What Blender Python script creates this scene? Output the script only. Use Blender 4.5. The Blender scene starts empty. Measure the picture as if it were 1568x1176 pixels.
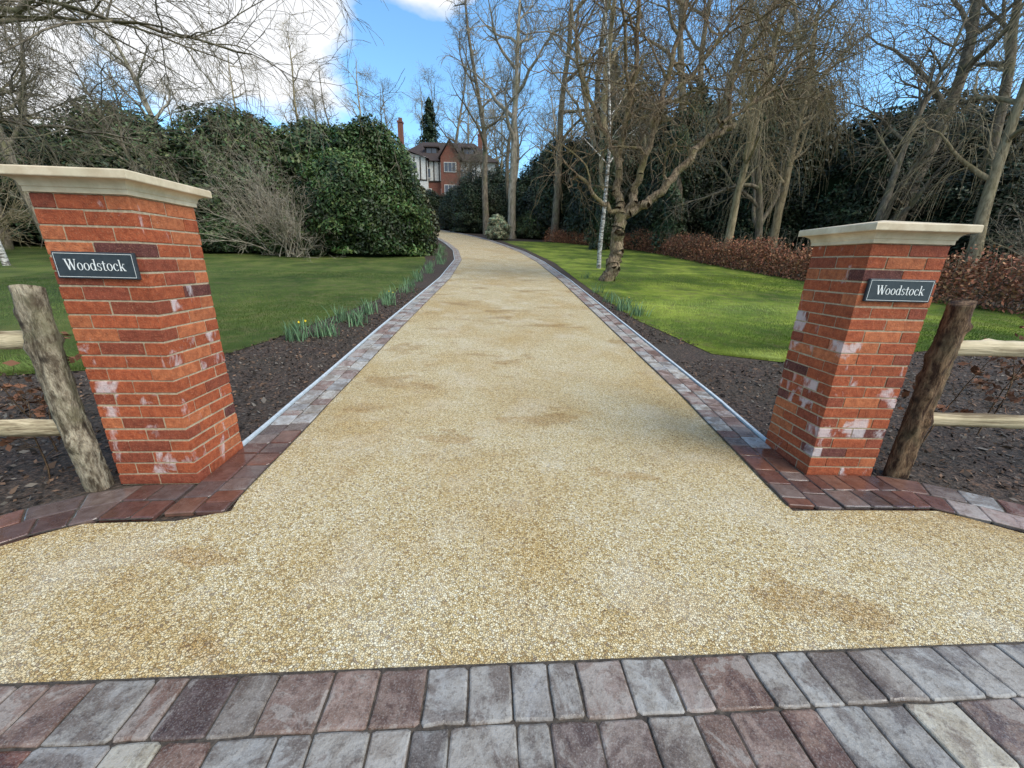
import bpy, math, random, time
import numpy as np
from mathutils import Vector, Matrix
T0=time.time()
rng=np.random.default_rng(11); random.seed(11)
scene=bpy.context.scene
COLL=scene.collection

# ---------------------------------------------------------------- terrain
_ty=[-200,3.2,6.3,13.2,19.6,31,57,72,95,140,400]
_tz=[0,0,.27,.85,1.45,2.65,5.5,9.5,13,18,26]
GY=np.arange(-60,400.01,.25)
_g=np.interp(GY,_ty,_tz)
GZ=np.convolve(np.pad(_g,4,mode='edge'),np.ones(9)/9,mode='valid')
def hz(y): return np.interp(y,GY,GZ)
def hf(y): return float(np.interp(y,GY,GZ))

# ---------------------------------------------------------------- helpers
def link(o,parent=None):
    COLL.objects.link(o)
    if parent is not None: o.parent=parent
    return o
def empty(name,loc=(0,0,0)):
    e=bpy.data.objects.new(name,None); e.location=loc; e.empty_display_size=.2
    COLL.objects.link(e); return e
def mesh_np(name,V,F,cols=None,mat=None,smooth=False):
    V=np.asarray(V,dtype=np.float32); F=np.asarray(F,dtype=np.int32)
    me=bpy.data.meshes.new(name)
    me.vertices.add(len(V)); me.vertices.foreach_set("co",V.ravel())
    k=F.shape[1]
    me.loops.add(F.size); me.loops.foreach_set("vertex_index",F.ravel())
    me.polygons.add(len(F)); me.polygons.foreach_set("loop_start",np.arange(0,F.size,k,dtype=np.int32))
    if smooth: me.polygons.foreach_set("use_smooth",np.ones(len(F),dtype=bool))
    me.update(calc_edges=True)
    if cols is not None:
        a=me.color_attributes.new("Col",'FLOAT_COLOR','POINT')
        c=np.ones((len(V),4),dtype=np.float32); cols=np.asarray(cols); c[:,:cols.shape[1]]=cols
        a.data.foreach_set("color",c.ravel())
    if mat: me.materials.append(mat)
    return me
def mesh_py(name,V,F,cols=None,mats=(),fm=None,smooth=False):
    me=bpy.data.meshes.new(name); me.from_pydata([tuple(v) for v in V],[],F); me.update()
    if cols is not None:
        a=me.color_attributes.new("Col",'FLOAT_COLOR','POINT')
        c=np.ones((len(V),4),dtype=np.float32); cols=np.asarray(cols); c[:,:cols.shape[1]]=cols
        a.data.foreach_set("color",c.ravel())
    for m in mats: me.materials.append(m)
    if fm is not None: me.polygons.foreach_set("material_index",fm)
    if smooth: me.polygons.foreach_set("use_smooth",[True]*len(F))
    return me
def obj(name,me,parent=None,loc=(0,0,0),rot=(0,0,0),sc=(1,1,1)):
    o=bpy.data.objects.new(name,me); o.location=loc; o.rotation_euler=rot; o.scale=sc
    return link(o,parent)

class G:
    def __init__(s,name):
        s.m=bpy.data.materials.new(name); s.m.use_nodes=True; s.nt=s.m.node_tree
        s.b=s.nt.nodes['Principled BSDF']; s.tc=s.n('ShaderNodeTexCoord')
        s.co=s.tc.outputs['Object']
    def n(s,t,**k):
        x=s.nt.nodes.new(t)
        for a,b in k.items(): setattr(x,a,b)
        return x
    def l(s,a,b): s.nt.links.new(a,b)
    def noise(s,sc,det=4,rough=.6,dist=0,vec=None):
        x=s.n('ShaderNodeTexNoise'); x.inputs['Scale'].default_value=sc; x.inputs['Detail'].default_value=det
        x.inputs['Roughness'].default_value=rough; x.inputs['Distortion'].default_value=dist
        s.l(vec or s.co,x.inputs['Vector']); return x.outputs['Fac']
    def vor(s,sc,vec=None,feat='F1'):
        x=s.n('ShaderNodeTexVoronoi'); x.feature=feat; x.inputs['Scale'].default_value=sc; s.l(vec or s.co,x.inputs['Vector']); return x
    def ramp(s,f,stops):
        x=s.n('ShaderNodeValToRGB'); e=x.color_ramp.elements
        while len(e)<len(stops): e.new(.5)
        for i,(p,c) in enumerate(stops):
            e[i].position=p; e[i].color=(*c,1) if len(c)==3 else c
        s.l(f,x.inputs['Fac']); return x.outputs['Color']
    def mix(s,f,a,b,mode='MIX'):
        x=s.n('ShaderNodeMix'); x.data_type='RGBA'; x.blend_type=mode
        for i,v in ((0,f),(6,a),(7,b)):
            if hasattr(v,'links'): s.l(v,x.inputs[i])
            elif i==0: x.inputs[0].default_value=v
            else: x.inputs[i].default_value=(*v,1)
        return x.outputs[2]
    def math(s,op,a,b=0,clamp=False):
        x=s.n('ShaderNodeMath'); x.operation=op; x.use_clamp=clamp
        for i,v in ((0,a),(1,b)):
            if hasattr(v,'links'): s.l(v,x.inputs[i])
            else: x.inputs[i].default_value=v
        return x.outputs[0]
    def mr(s,f,a,b,c,d):
        x=s.n('ShaderNodeMapRange'); s.l(f,x.inputs[0])
        for i,v in enumerate((a,b,c,d)): x.inputs[i+1].default_value=v
        return x.outputs[0]
    def attr(s):
        x=s.n('ShaderNodeAttribute'); x.attribute_name='Col'; return x
    def bump(s,h,st,dist=.01,nrm=None):
        x=s.n('ShaderNodeBump'); x.inputs['Strength'].default_value=st; x.inputs['Distance'].default_value=dist
        s.l(h,x.inputs['Height'])
        if nrm: s.l(nrm,x.inputs['Normal'])
        s.l(x.outputs[0],s.b.inputs['Normal']); return x.outputs[0]
    def col(s,c):
        if hasattr(c,'links'): s.l(c,s.b.inputs['Base Color'])
        else: s.b.inputs['Base Color'].default_value=(*c,1)
        return s
    def rough(s,r,spec=.5):
        if hasattr(r,'links'): s.l(r,s.b.inputs['Roughness'])
        else: s.b.inputs['Roughness'].default_value=r
        s.b.inputs['Specular IOR Level'].default_value=spec
        return s

# ---------------------------------------------------------------- materials
def m_ground():
    g=G('mulch_soil')
    n1=g.noise(1.1,2); n2=g.noise(38,3,.7); v=g.vor(45)
    c=g.ramp(n2,[(.3,(.018,.012,.009)),(.5,(.055,.038,.029)),(.68,(.14,.10,.078))])
    c=g.mix(g.mr(v.outputs['Color'],.75,.85,0,.6),c,(.17,.10,.065))
    c=g.mix(g.mr(n1,.4,.65,0,.4),c,(.05,.045,.03))
    g.col(c).rough(.85,.3); g.bump(n2,.9,.03); return g.m
def m_lawn():
    g=G('lawn_grass')
    sp=g.n('ShaderNodeSeparateXYZ'); g.l(g.co,sp.inputs[0])
    n1=g.noise(.6,4,.65,.3); n2=g.noise(3.5,4,.75); n3=g.noise(110,2,.7)
    c=g.ramp(n1,[(.34,(.06,.095,.022)),(.5,(.10,.145,.03)),(.64,(.19,.22,.055))])
    c2=g.ramp(n1,[(.36,(.08,.13,.02)),(.48,(.16,.225,.028)),(.62,(.35,.41,.06))])  # grass tone varies by n1; its bright patches paint in dappled sunlight
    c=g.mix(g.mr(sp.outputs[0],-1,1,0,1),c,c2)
    c=g.mix(g.mr(n2,.47,.66,0,.65),c,(.20,.175,.075))
    c=g.mix(g.mr(n3,.35,.65,.0,.6),c,g.mix(1,c,(.3,.38,.3),'MULTIPLY'))
    g.col(c).rough(.85,.15); g.bump(n3,.8,.03); return g.m
def m_gravel():
    g=G('resin_bound_gravel')
    v=g.vor(112); v2=g.vor(112,None,'DISTANCE_TO_EDGE')
    sep=g.n('ShaderNodeSeparateColor'); g.l(v.outputs['Color'],sep.inputs[0])
    c=g.ramp(sep.outputs[0],[(0,(.34,.22,.09)),(.22,(.59,.44,.20)),(.6,(.73,.59,.34)),(.9,(.86,.77,.55)),(1,(.26,.18,.11))])
    edge=g.mr(v2.outputs['Distance'],0,.14,.0,1)
    c=g.mix(edge,g.mix(.76,c,(.14,.09,.035)),c)
    n1=g.noise(.8,4,.6,.3); n2=g.noise(2.3,3,.6,.5)
    c=g.mix(g.mr(n1,.44,.62,0,.75),c,g.mix(1,c,(.86,.74,.54),'MULTIPLY'))
    c=g.mix(g.mr(n2,.50,.70,0,.75),c,g.mix(.28,c,(.80,.74,.62)))
    mp=g.n('ShaderNodeMapping'); mp.inputs['Scale'].default_value=(.45,1,1); g.l(g.co,mp.inputs[0])
    n5=g.noise(2.4,4,.6,.2,mp.outputs[0])
    wet=g.mr(n5,.585,.63,0,.6)
    c=g.mix(wet,c,g.mix(1,c,(.74,.60,.44),'MULTIPLY'))
    g.col(c).rough(g.mr(wet,0,.6,.52,.34),.4); g.bump(edge,.7,.005)
    return g.m
def m_sett():
    g=G('tumbled_stone_sett'); a=g.attr()
    n1=g.noise(17,4,.7,.3); n3=g.noise(5.5,5,.65,.8); n4=g.noise(55,3,.7); n2=g.noise(170,2,.7)
    A=a.outputs['Color']
    c=g.mix(g.mr(n1,.35,.6,0,.85),A,g.mix(1,A,(.62,.56,.50),'MULTIPLY'))
    c=g.mix(g.mr(n3,.54,.58,0,.45),c,(.36,.33,.29))
    c=g.mix(g.mr(n3,.49,.44,0,.75),c,g.mix(1,c,(.54,.44,.38),'MULTIPLY'))
    c=g.mix(g.mr(n4,.53,.64,0,.65),c,g.mix(1,c,(.42,.38,.35),'MULTIPLY'))
    c=g.mix(g.mr(n2,.5,.75,0,.4),c,(.44,.41,.37))
    wet=a.outputs['Alpha']
    c=g.mix(wet,c,g.mix(g.mr(n1,.35,.65,0,.8),A,g.mix(1,A,(.5,.42,.40),'MULTIPLY')))
    wn=g.mr(n3,.45,.53,.05,.35)
    r=g.n('ShaderNodeMix'); r.data_type='FLOAT'; g.l(wet,r.inputs[0]); g.l(g.mr(n3,.44,.51,.30,.72),r.inputs[2]); g.l(wn,r.inputs[3])
    g.col(c).rough(r.outputs[0],.5)
    st=g.n('ShaderNodeBump'); st.inputs['Distance'].default_value=.006
    g.l(g.math('ADD',n4,g.math('MULTIPLY',n1,1.5)),st.inputs['Height']); g.l(g.mr(wet,0,1,.5,.12),st.inputs['Strength']); g.l(st.outputs[0],g.b.inputs['Normal'])
    return g.m
def m_brick():
    g=G('red_brick'); a=g.attr()
    n1=g.noise(26,4,.72,.2); n2=g.noise(120,3,.7)
    mp=g.n('ShaderNodeMapping'); mp.inputs['Scale'].default_value=(1,1,.5); g.l(g.co,mp.inputs[0])
    n3=g.noise(8,5,.62,.5,mp.outputs[0]); n4=g.noise(3,2,.6)
    A=a.outputs['Color']
    c=g.mix(g.mr(n1,.38,.62,0,.75),A,g.mix(1,A,(.52,.42,.42),'MULTIPLY'))
    c=g.mix(g.mr(n2,.55,.72,0,.45),c,(.56,.29,.16))
    c=g.mix(g.mr(n4,.5,.7,0,.35),c,g.mix(1,c,(.66,.60,.60),'MULTIPLY'))
    sm=g.math('ADD',n3,g.mr(a.outputs['Alpha'],0,1,-.035,.10))
    c=g.mix(g.mr(sm,.60,.70,0,.66),c,(.68,.60,.60))
    g.col(c).rough(.8,.3); g.bump(g.math('ADD',n2,g.math('MULTIPLY',n1,1.5)),.9,.006); return g.m
def simple(name,c1,c2,sc,rough=.8,spec=.3,bump=.4,bd=.01,sc2=None,stretch=None,det=4,lo=.32,hi=.68):
    g=G(name); vec=None
    if stretch:
        mp=g.n('ShaderNodeMapping'); mp.inputs['Scale'].default_value=stretch; g.l(g.co,mp.inputs[0]); vec=mp.outputs[0]
    n=g.noise(sc,det,.65,0,vec)
    c=g.ramp(n,[(lo,c1),(hi,c2)])
    if sc2:
        n2=g.noise(sc2,4); c=g.mix(g.mr(n2,.45,.7,0,.6),c,g.mix(1,c,(.55,.55,.45),'MULTIPLY'))
    g.col(c).rough(rough,spec)
    if bump: g.bump(n,bump,bd)
    return g.m
def m_leaf(name,rough=.5,spec=.4):
    g=G(name); a=g.attr(); g.col(a.outputs['Color']).rough(rough,spec); return g.m
def m_bark(name,c1,c2,moss=None,zs=.25,sc=14,det=5,bump=True,knots=False):
    g=G(name)
    mp=g.n('ShaderNodeMapping'); mp.inputs['Scale'].default_value=(1,1,zs); g.l(g.co,mp.inputs[0])
    n=g.noise(sc,det,.7,.3 if bump else 0,mp.outputs[0])
    c=g.ramp(n,[(.40 if bump else .35,c1),(.60 if bump else .65,c2)])
    if moss:
        n2=g.noise(1.7 if not knots else 5,3); c=g.mix(g.mr(n2,.50,.64,0,.6),c,moss)
    if knots:
        v=g.vor(9); c=g.mix(g.mr(v.outputs['Distance'],.10,.26,.85,0),c,(.03,.02,.014))
        n5=g.noise(60,3,.7,0,mp.outputs[0]); c=g.mix(g.mr(n5,.5,.62,0,.6),c,g.mix(1,c,(.35,.3,.26),'MULTIPLY'))
    g.col(c).rough(.9,.2)
    if bump: g.bump(n,1.0,.03)
    return g.m

MAT_GROUND=m_ground(); MAT_LAWN=m_lawn(); MAT_GRAVEL=m_gravel(); MAT_SETT=m_sett(); MAT_BRICK=m_brick()
MAT_MORTAR=simple('mortar',(.30,.23,.15),(.48,.38,.26),60)
MAT_JOINT=simple('jointing_sand',(.03,.024,.02),(.10,.08,.06),50)
MAT_CAP=simple('cast_stone',(.54,.42,.28),(.74,.62,.45),9,.7,.3,.15,.004,3)
MAT_SLATE=simple('slate_plaque',(.022,.028,.034),(.04,.048,.056),30,.45,.4,.1,.002)
MAT_LETTER=simple('engraved_white_paint',(.75,.75,.72),(.82,.82,.80),40,.6,.3,0)
MAT_ASPHALT=simple('asphalt',(.03,.03,.032),(.085,.085,.085),160,.85,.3,.8,.006)
MAT_EDGE=simple('pale_edging',(.42,.47,.50),(.62,.66,.68),20,.55,.5,.1)
MAT_POST=m_bark('weathered_bark',(.10,.075,.05),(.40,.335,.24),(.19,.17,.10),.3,24,5,True,True)
MAT_POST2=m_bark('dark_bark',(.05,.026,.016),(.24,.15,.085),(.12,.095,.055),.3,24,5,True,True)
MAT_RAIL=simple('cleft_chestnut',(.16,.11,.06),(.60,.49,.32),14,.8,.3,.7,.02,4,stretch=(.08,1.6,1.6),lo=.36,hi=.56)
MAT_BARK=m_bark('tree_bark',(.085,.068,.05),(.26,.215,.155),(.15,.145,.07),.25,9,2,False)
MAT_BARKL=m_bark('pale_bark',(.16,.135,.10),(.40,.345,.27),(.20,.19,.11),.25,9,2,False)
MAT_TWIG=m_bark('olive_twig',(.18,.14,.08),(.40,.32,.20),(.24,.20,.10),.25,9,2,False)
MAT_WEEP=m_bark('mossy_brown_bark',(.10,.068,.045),(.32,.235,.15),(.22,.19,.08),.4,20,3)
MAT_BIRCH=m_bark('birch_bark',(.10,.085,.07),(.60,.57,.52),None,2.2,5,3)
MAT_LEAF=m_leaf('evergreen_leaf',.5,.35); MAT_DRY=m_leaf('dry_beech_leaf',.7,.2); MAT_GRASS=m_leaf('grass_blade',.6,.25)
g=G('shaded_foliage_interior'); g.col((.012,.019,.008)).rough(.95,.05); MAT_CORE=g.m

# ---------------------------------------------------------------- ground sheets
def rows(y0,y1,step=.25):
    r=[y0]; k=math.floor(y0/step)+1
    while k*step<y1-1e-6: r.append(k*step); k+=1
    r.append(y1); return np.array(r)
def strip(Y,fl,fr,nx,dz):
    V=[];F=[]
    for j,y in enumerate(Y):
        a,b=fl(y),fr(y); z=hf(y)+dz
        for i in range(nx+1): V.append((a+(b-a)*i/nx,y,z))
        if j:
            o=(j-1)*(nx+1)
            for i in range(nx): F.append((o+i,o+i+1,o+nx+2+i,o+nx+1+i))
    return V,F
def itp(xs,ys): return lambda y: float(np.interp(y,xs,ys))
Yg=np.concatenate([[-400],rows(-6,60),np.arange(61,140,1.),np.arange(150,401,25.)])
V,F=strip(Yg,lambda y:-600,lambda y:600,1,0)
obj('ground',mesh_py('ground',V,F,mats=[MAT_GROUND]))

DL=itp([1.8,2.3,3.6,6.3,13.2,19.6,25,31,36,40,44,48,57,75],[-1.60,-1.66,-1.78,-1.90,-2.13,-2.6,-3.5,-5.0,-6.5,-7.9,-9.4,-11.0,-15.0,-22])
DR=itp([1.8,2.8,3.86,6.3,13.2,19.6,25,31,36,40,44,48,57,75],[1.70,1.78,1.83,1.74,1.52,1.05,.25,-1.15,-2.5,-3.8,-5.3,-7.0,-11.0,-18])
V,F=strip(rows(2.0,57),DL,DR,6,.012)
apr=[(-4.2,.57),(4.2,1.13),(3.9,1.35),(3.35,1.62),(2.92,1.84),(2.66,2.04),(2.07,2.02),(1.71,2.0)]
row0=[tuple(v[:2]) for v in V[:7]][::-1]
apr=apr+row0[1:-1]+[(DL(2.0),2.0),(-1.58,1.86),(-1.815,1.76),(-2.3,1.717),(-2.49,1.535),(-2.85,1.2),(-3.6,.85)]
o0=len(V); V+= [(x,y,.012) for x,y in apr]; F.append(tuple(range(o0,len(V))))
obj('driveway',mesh_py('driveway',V,F,mats=[MAT_GRAVEL]))

LL=itp([3.0,4.0,4.3,4.9,5.8,9.8,13,19,22],[-9,-5.6,-4.7,-3.78,-3.56,-3.06,-3.2,-4.2,-5.0])
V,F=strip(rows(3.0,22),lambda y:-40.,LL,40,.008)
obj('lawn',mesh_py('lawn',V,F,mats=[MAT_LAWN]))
RL=itp([5.2,5.5,7.7,12,19.6,28,36],[3.7,2.9,2.4,2.2,1.9,.6,-1.2])
RR=itp([5.2,6,6.5,7.2,8.5,15,28,36],[3.9,6.65,8,12,13,10.7,9.4,3.5])
V,F=strip(rows(5.2,36),RL,RR,12,.008)
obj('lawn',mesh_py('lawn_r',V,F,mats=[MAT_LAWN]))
me=mesh_py('road',[(-60,-6,.004),(60,-6,.004),(60,4.95,.004),(4.2,1.1,.004),(-4.2,.53,.004),(-60,-3.2,.004)],[(0,1,2,3,4,5)],mats=[MAT_ASPHALT])
obj('asphalt_road',me)

# ---------------------------------------------------------------- setts
PALT=[(.30,.285,.265),(.34,.325,.30),(.265,.25,.235),(.31,.285,.255),(.28,.22,.19),(.26,.18,.145),(.20,.125,.095),(.40,.365,.29),(.24,.205,.175),(.32,.295,.265),(.22,.15,.12)]
PALB=[(.40,.395,.39),(.46,.45,.43),(.35,.34,.335),(.48,.46,.42),(.41,.34,.31),(.34,.25,.22),(.44,.42,.40),(.50,.48,.44),(.27,.175,.145),(.30,.21,.18)]
WET=[(.17,.075,.052),(.13,.06,.046),(.11,.06,.05),(.18,.09,.062),(.13,.09,.08),(.20,.15,.13)]
class SB:
    def __init__(s): s.V=[];s.F=[];s.C=[]
    def block(s,q,h,ch,col,wet=0,base=.004):
        q=[np.array(p,float) for p in q]; o=len(s.V); rr=np.random.default_rng(o+5)
        pts=[]
        for k in range(4):
            p=q[k];a=q[k-1];b=q[(k+1)%4]
            da=a-p;db=b-p;la=np.linalg.norm(da);lb=np.linalg.norm(db)
            ra=min(rr.uniform(.003,.014),la*.3);rb=min(rr.uniform(.003,.014),lb*.3)
            pts.append(p+da/la*ra); pts.append(p+db/lb*rb)
            pts.append((p+b)/2+rr.normal(0,.002,2))
        n=len(pts); c=sum(pts)/n
        tx,ty=rr.normal(0,.012,2)
        ring=lambda f,dz:[s.V.append((*(p+(c-p)/np.linalg.norm(c-p)*f),hf(p[1])+dz+((p-c)@np.array([tx,ty]) if dz>base else 0))) for p in pts]
        ring(0,base); ring(0,h-ch); ring(ch*.45,h-ch*.4); ring(ch*1.4,h)
        for l in range(3):
            for k in range(n):
                b=(k+1)%n; s.F.append((o+l*n+k,o+l*n+b,o+(l+1)*n+b,o+(l+1)*n+k))
        s.F.append(tuple(o+3*n+k for k in range(n)))
        s.C+= [(*col,wet)]*(4*n)
    def ribbon(s,pts,w,courses,lmin,lmax,pal,wetf,h=.03,gap=.007,ch=.006):
        P=np.array(pts,float); seg=np.linalg.norm(np.diff(P,axis=0),axis=1); cum=np.concatenate([[0],np.cumsum(seg)])
        def at(t): return np.array([np.interp(t,cum,P[:,0]),np.interp(t,cum,P[:,1])])
        def nrm(t):
            d=at(min(t+.06,cum[-1]))-at(max(t-.06,0)); d/=np.linalg.norm(d); return np.array([-d[1],d[0]])
        cw=w/courses
        for c in range(courses):
            o0=-w/2+c*cw+gap/2; o1=o0+cw-gap
            t=-random.uniform(0,.05)
            while t<cum[-1]:
                L=random.uniform(lmin,lmax); a=max(t,0); b=min(t+L-gap,cum[-1])
                if b-a>.03:
                    j=lambda: random.uniform(-.003,.003)
                    pa,pb,na,nb=at(a),at(b),nrm(a),nrm(b)
                    q=[pa+na*(o0+j()),pb+nb*(o0+j()),pb+nb*(o1+j()),pa+na*(o1+j())]
                    m=(pa+pb)/2; wt=wetf(m[0],m[1]); isw=random.random()<wt
                    col=np.array(random.choice(WET if isw else pal))*random.uniform(.85,1.12)
                    s.block(q,h+random.uniform(-.002,.002),ch,col,min(1,wt*1.0) if isw else wt*.5)
                t+=L
def jointbed(pts,w,z):
    P=np.array(pts,float);V=[];F=[]
    for i,p in enumerate(P):
        d=P[min(i+1,len(P)-1)]-P[max(i-1,0)]; d/=np.linalg.norm(d); n=np.array([-d[1],d[0]])
        for sgn in (-1,1):
            q=p+n*sgn*w/2; V.append((q[0],q[1],hf(q[1])+z))
        if i: o=2*i-2; F.append((o,o+1,o+3,o+2))
    return V,F
def fine(pts,step=.25):
    P=np.array(pts,float);out=[P[0]]
    for a,b in zip(P[:-1],P[1:]):
        n=max(1,int(np.linalg.norm(b-a)/step))
        for i in range(1,n+1): out.append(a+(b-a)*i/n)
    return out
def wetL(x,y): return .97 if y<2.8 else (.5 if y<3.1 else .0)
ent=empty('paver_threshold')
sb=SB()
line=[(-4.4,.83-.068*4.4),(4.4,.83+.068*4.4)]
sb.ribbon(line,.375,2,.10,.215,PALT,lambda x,y:.14,h=.0245,gap=.006)
obj('setts',mesh_py('threshold_setts',sb.V,sb.F,cols=sb.C,mats=[MAT_SETT]),ent)
V,F=jointbed(line,.39,.0165); obj('joints',mesh_py('tj',V,F,mats=[MAT_JOINT]),ent)
BW=.32
def border(side):
    e=empty('paver_border')
    fn=DL if side<0 else DR; y0=1.82 if side<0 else 2.03
    ys=rows(y0,56); pts=[(fn(y)+side*BW/2,y) for y in ys]
    s=SB(); s.ribbon(pts,BW,2,.10,.22,PALB,wetL,h=.028)
    if side<0: fp=[(-1.96,1.935),(-2.3,1.90),(-2.55,1.73),(-2.85,1.40),(-3.3,.95)]; fw=.34
    else: fp=[(2.06,2.225),(2.66,2.235),(2.98,2.06),(3.35,1.80),(4.0,1.35)]; fw=.37
    s.ribbon(fine(fp,.1),fw,2,.11,.21,PALB,lambda x,y:.97 if abs(x)<2.75 else .6,h=.028)
    obj('setts',mesh_py('bs',s.V,s.F,cols=s.C,mats=[MAT_SETT]),e)
    V,F=jointbed(pts,BW+.01,.0195); obj('joints',mesh_py('bj',V,F,mats=[MAT_JOINT]),e)
    V,F=jointbed(fine(fp,.1),fw+.01,.0215); obj('joints_front',mesh_py('bj2',V,F,mats=[MAT_JOINT]),e)
    V=[];F=[]; k=0
    for y in rows(2.62 if side<0 else 2.86,56):
        xo=fn(y)+side*(BW+.012); z=hf(y)
        for dx,dz in ((0,0),(0,.038),(side*.026,.038),(side*.026,0)): V.append((xo+dx,y,z+dz))
        if k:
            o=4*k-4
            for a in range(3): F.append((o+a,o+a+1,o+5+a,o+4+a))
        k+=1
    obj('edging_strip',mesh_py('es',V,F,mats=[MAT_EDGE]),e)
border(-1); border(1)

# ---------------------------------------------------------------- glyphs for the plaque
def glyphs():
    polys=[]
    def bar(x0,y0,x1,y1,w,ox): polys.append([(ox+x0-w/2,y0),(ox+x0+w/2,y0),(ox+x1+w/2,y1),(ox+x1-w/2,y1)])
    def rect(x0,y0,x1,y1,ox): polys.append([(ox+x0,y0),(ox+x1,y0),(ox+x1,y1),(ox+x0,y1)])
    def ring(cx,cy,rx,ry,w1,w2,ox,a0=0,a1=360,n=22):
        for i in range(n):
            q=[]
            for t,k in ((i,0),(i+1,0),(i+1,1),(i,1)):
                a=math.radians(a0+(a1-a0)*t/n)
                q.append((ox+cx+(rx-(w1 if k else 0))*math.cos(a),cy+(ry-(w2 if k else 0))*math.sin(a)))
            polys.append(q)
    x=0
    bar(.14,1,.40,0,.15,x);bar(.40,0,.60,1,.06,x);bar(.55,1,.82,0,.15,x);bar(.82,0,1.03,1,.06,x)
    rect(0,.96,.30,1,x);rect(.42,.96,.70,1,x);rect(.92,.96,1.14,1,x); x+=1.14
    for _ in range(2): ring(.27,.33,.27,.345,.115,.04,x); x+=.60
    ring(.25,.33,.25,.345,.11,.04,x); rect(.40,0,.51,1.03,x); rect(.31,.98,.41,1.02,x); rect(.5,0,.58,.04,x); x+=.64
    ring(.20,.50,.18,.18,.085,.045,x,40,270,14); ring(.20,.17,.19,.19,.09,.045,x,-140,90,14); rect(.35,.46,.38,.64,x); rect(.0,.02,.03,.2,x); x+=.46
    rect(.11,.08,.22,.86,x); rect(0,.61,.36,.66,x); ring(.27,.13,.16,.15,.09,.05,x,180,320,8); x+=.42
    ring(.27,.33,.27,.345,.115,.04,x); x+=.60
    ring(.27,.33,.27,.345,.115,.04,x,50,320,18); ring(.41,.52,.06,.06,.06,.06,x,0,360,8); x+=.54
    rect(.07,0,.18,1.03,x); rect(0,.98,.08,1.02,x); rect(0,0,.26,.04,x); bar(.18,.28,.44,.62,.05,x); bar(.27,.38,.50,0,.14,x); rect(.34,.62,.56,.66,x); rect(.38,0,.62,.04,x); x+=.62
    return polys,x
def add_plaque(parent,yf,zc,w=.40,h=.135):
    e=bpy.data.objects.new('name_plaque',None); link(e,parent); e.location=(0,yf,zc)
    V=[];F=[]
    def box(x0,x1,y0,y1,z0,z1):
        o=len(V); V.extend([(x0,y0,z0),(x1,y0,z0),(x1,y1,z0),(x0,y1,z0),(x0,y0,z1),(x1,y0,z1),(x1,y1,z1),(x0,y1,z1)])
        F.extend([(o,o+1,o+5,o+4),(o+1,o+2,o+6,o+5),(o+2,o+3,o+7,o+6),(o+3,o,o+4,o+7),(o+4,o+5,o+6,o+7),(o+3,o+2,o+1,o)])
    box(-w/2,w/2,-.018,.0,-h/2,h/2)
    pl=obj('slate_panel',mesh_py('panel',V,F,mats=[MAT_SLATE]),e)
    b=pl.modifiers.new('b','BEVEL'); b.width=.003; b.segments=2
    V=[];F=[]; t=.0022; m=.008
    for x0,x1,z0,z1 in ((-w/2+m,w/2-m,h/2-m-t,h/2-m),(-w/2+m,w/2-m,-h/2+m,-h/2+m+t),(-w/2+m,-w/2+m+t,-h/2+m+t,h/2-m-t),(w/2-m-t,w/2-m,-h/2+m+t,h/2-m-t)):
        o=len(V); V+= [(x0,-.0192,z0),(x1,-.0192,z0),(x1,-.0192,z1),(x0,-.0192,z1)]; F.append((o,o+1,o+2,o+3))
    obj('border_line',mesh_py('bl',V,F,mats=[MAT_LETTER]),e)
    P,W=glyphs(); s=.30/W; V=[];F=[]
    for k,p in enumerate(P):
        o=len(V); V+=[((x-W/2)*s*1.0,-.0192-.00002*(k%9),(y-.45)*s*1.02) for x,y in p]; F.append(tuple(range(o,o+4)))
    obj('lettering',mesh_py('lt',V,F,mats=[MAT_LETTER]),e)

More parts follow.
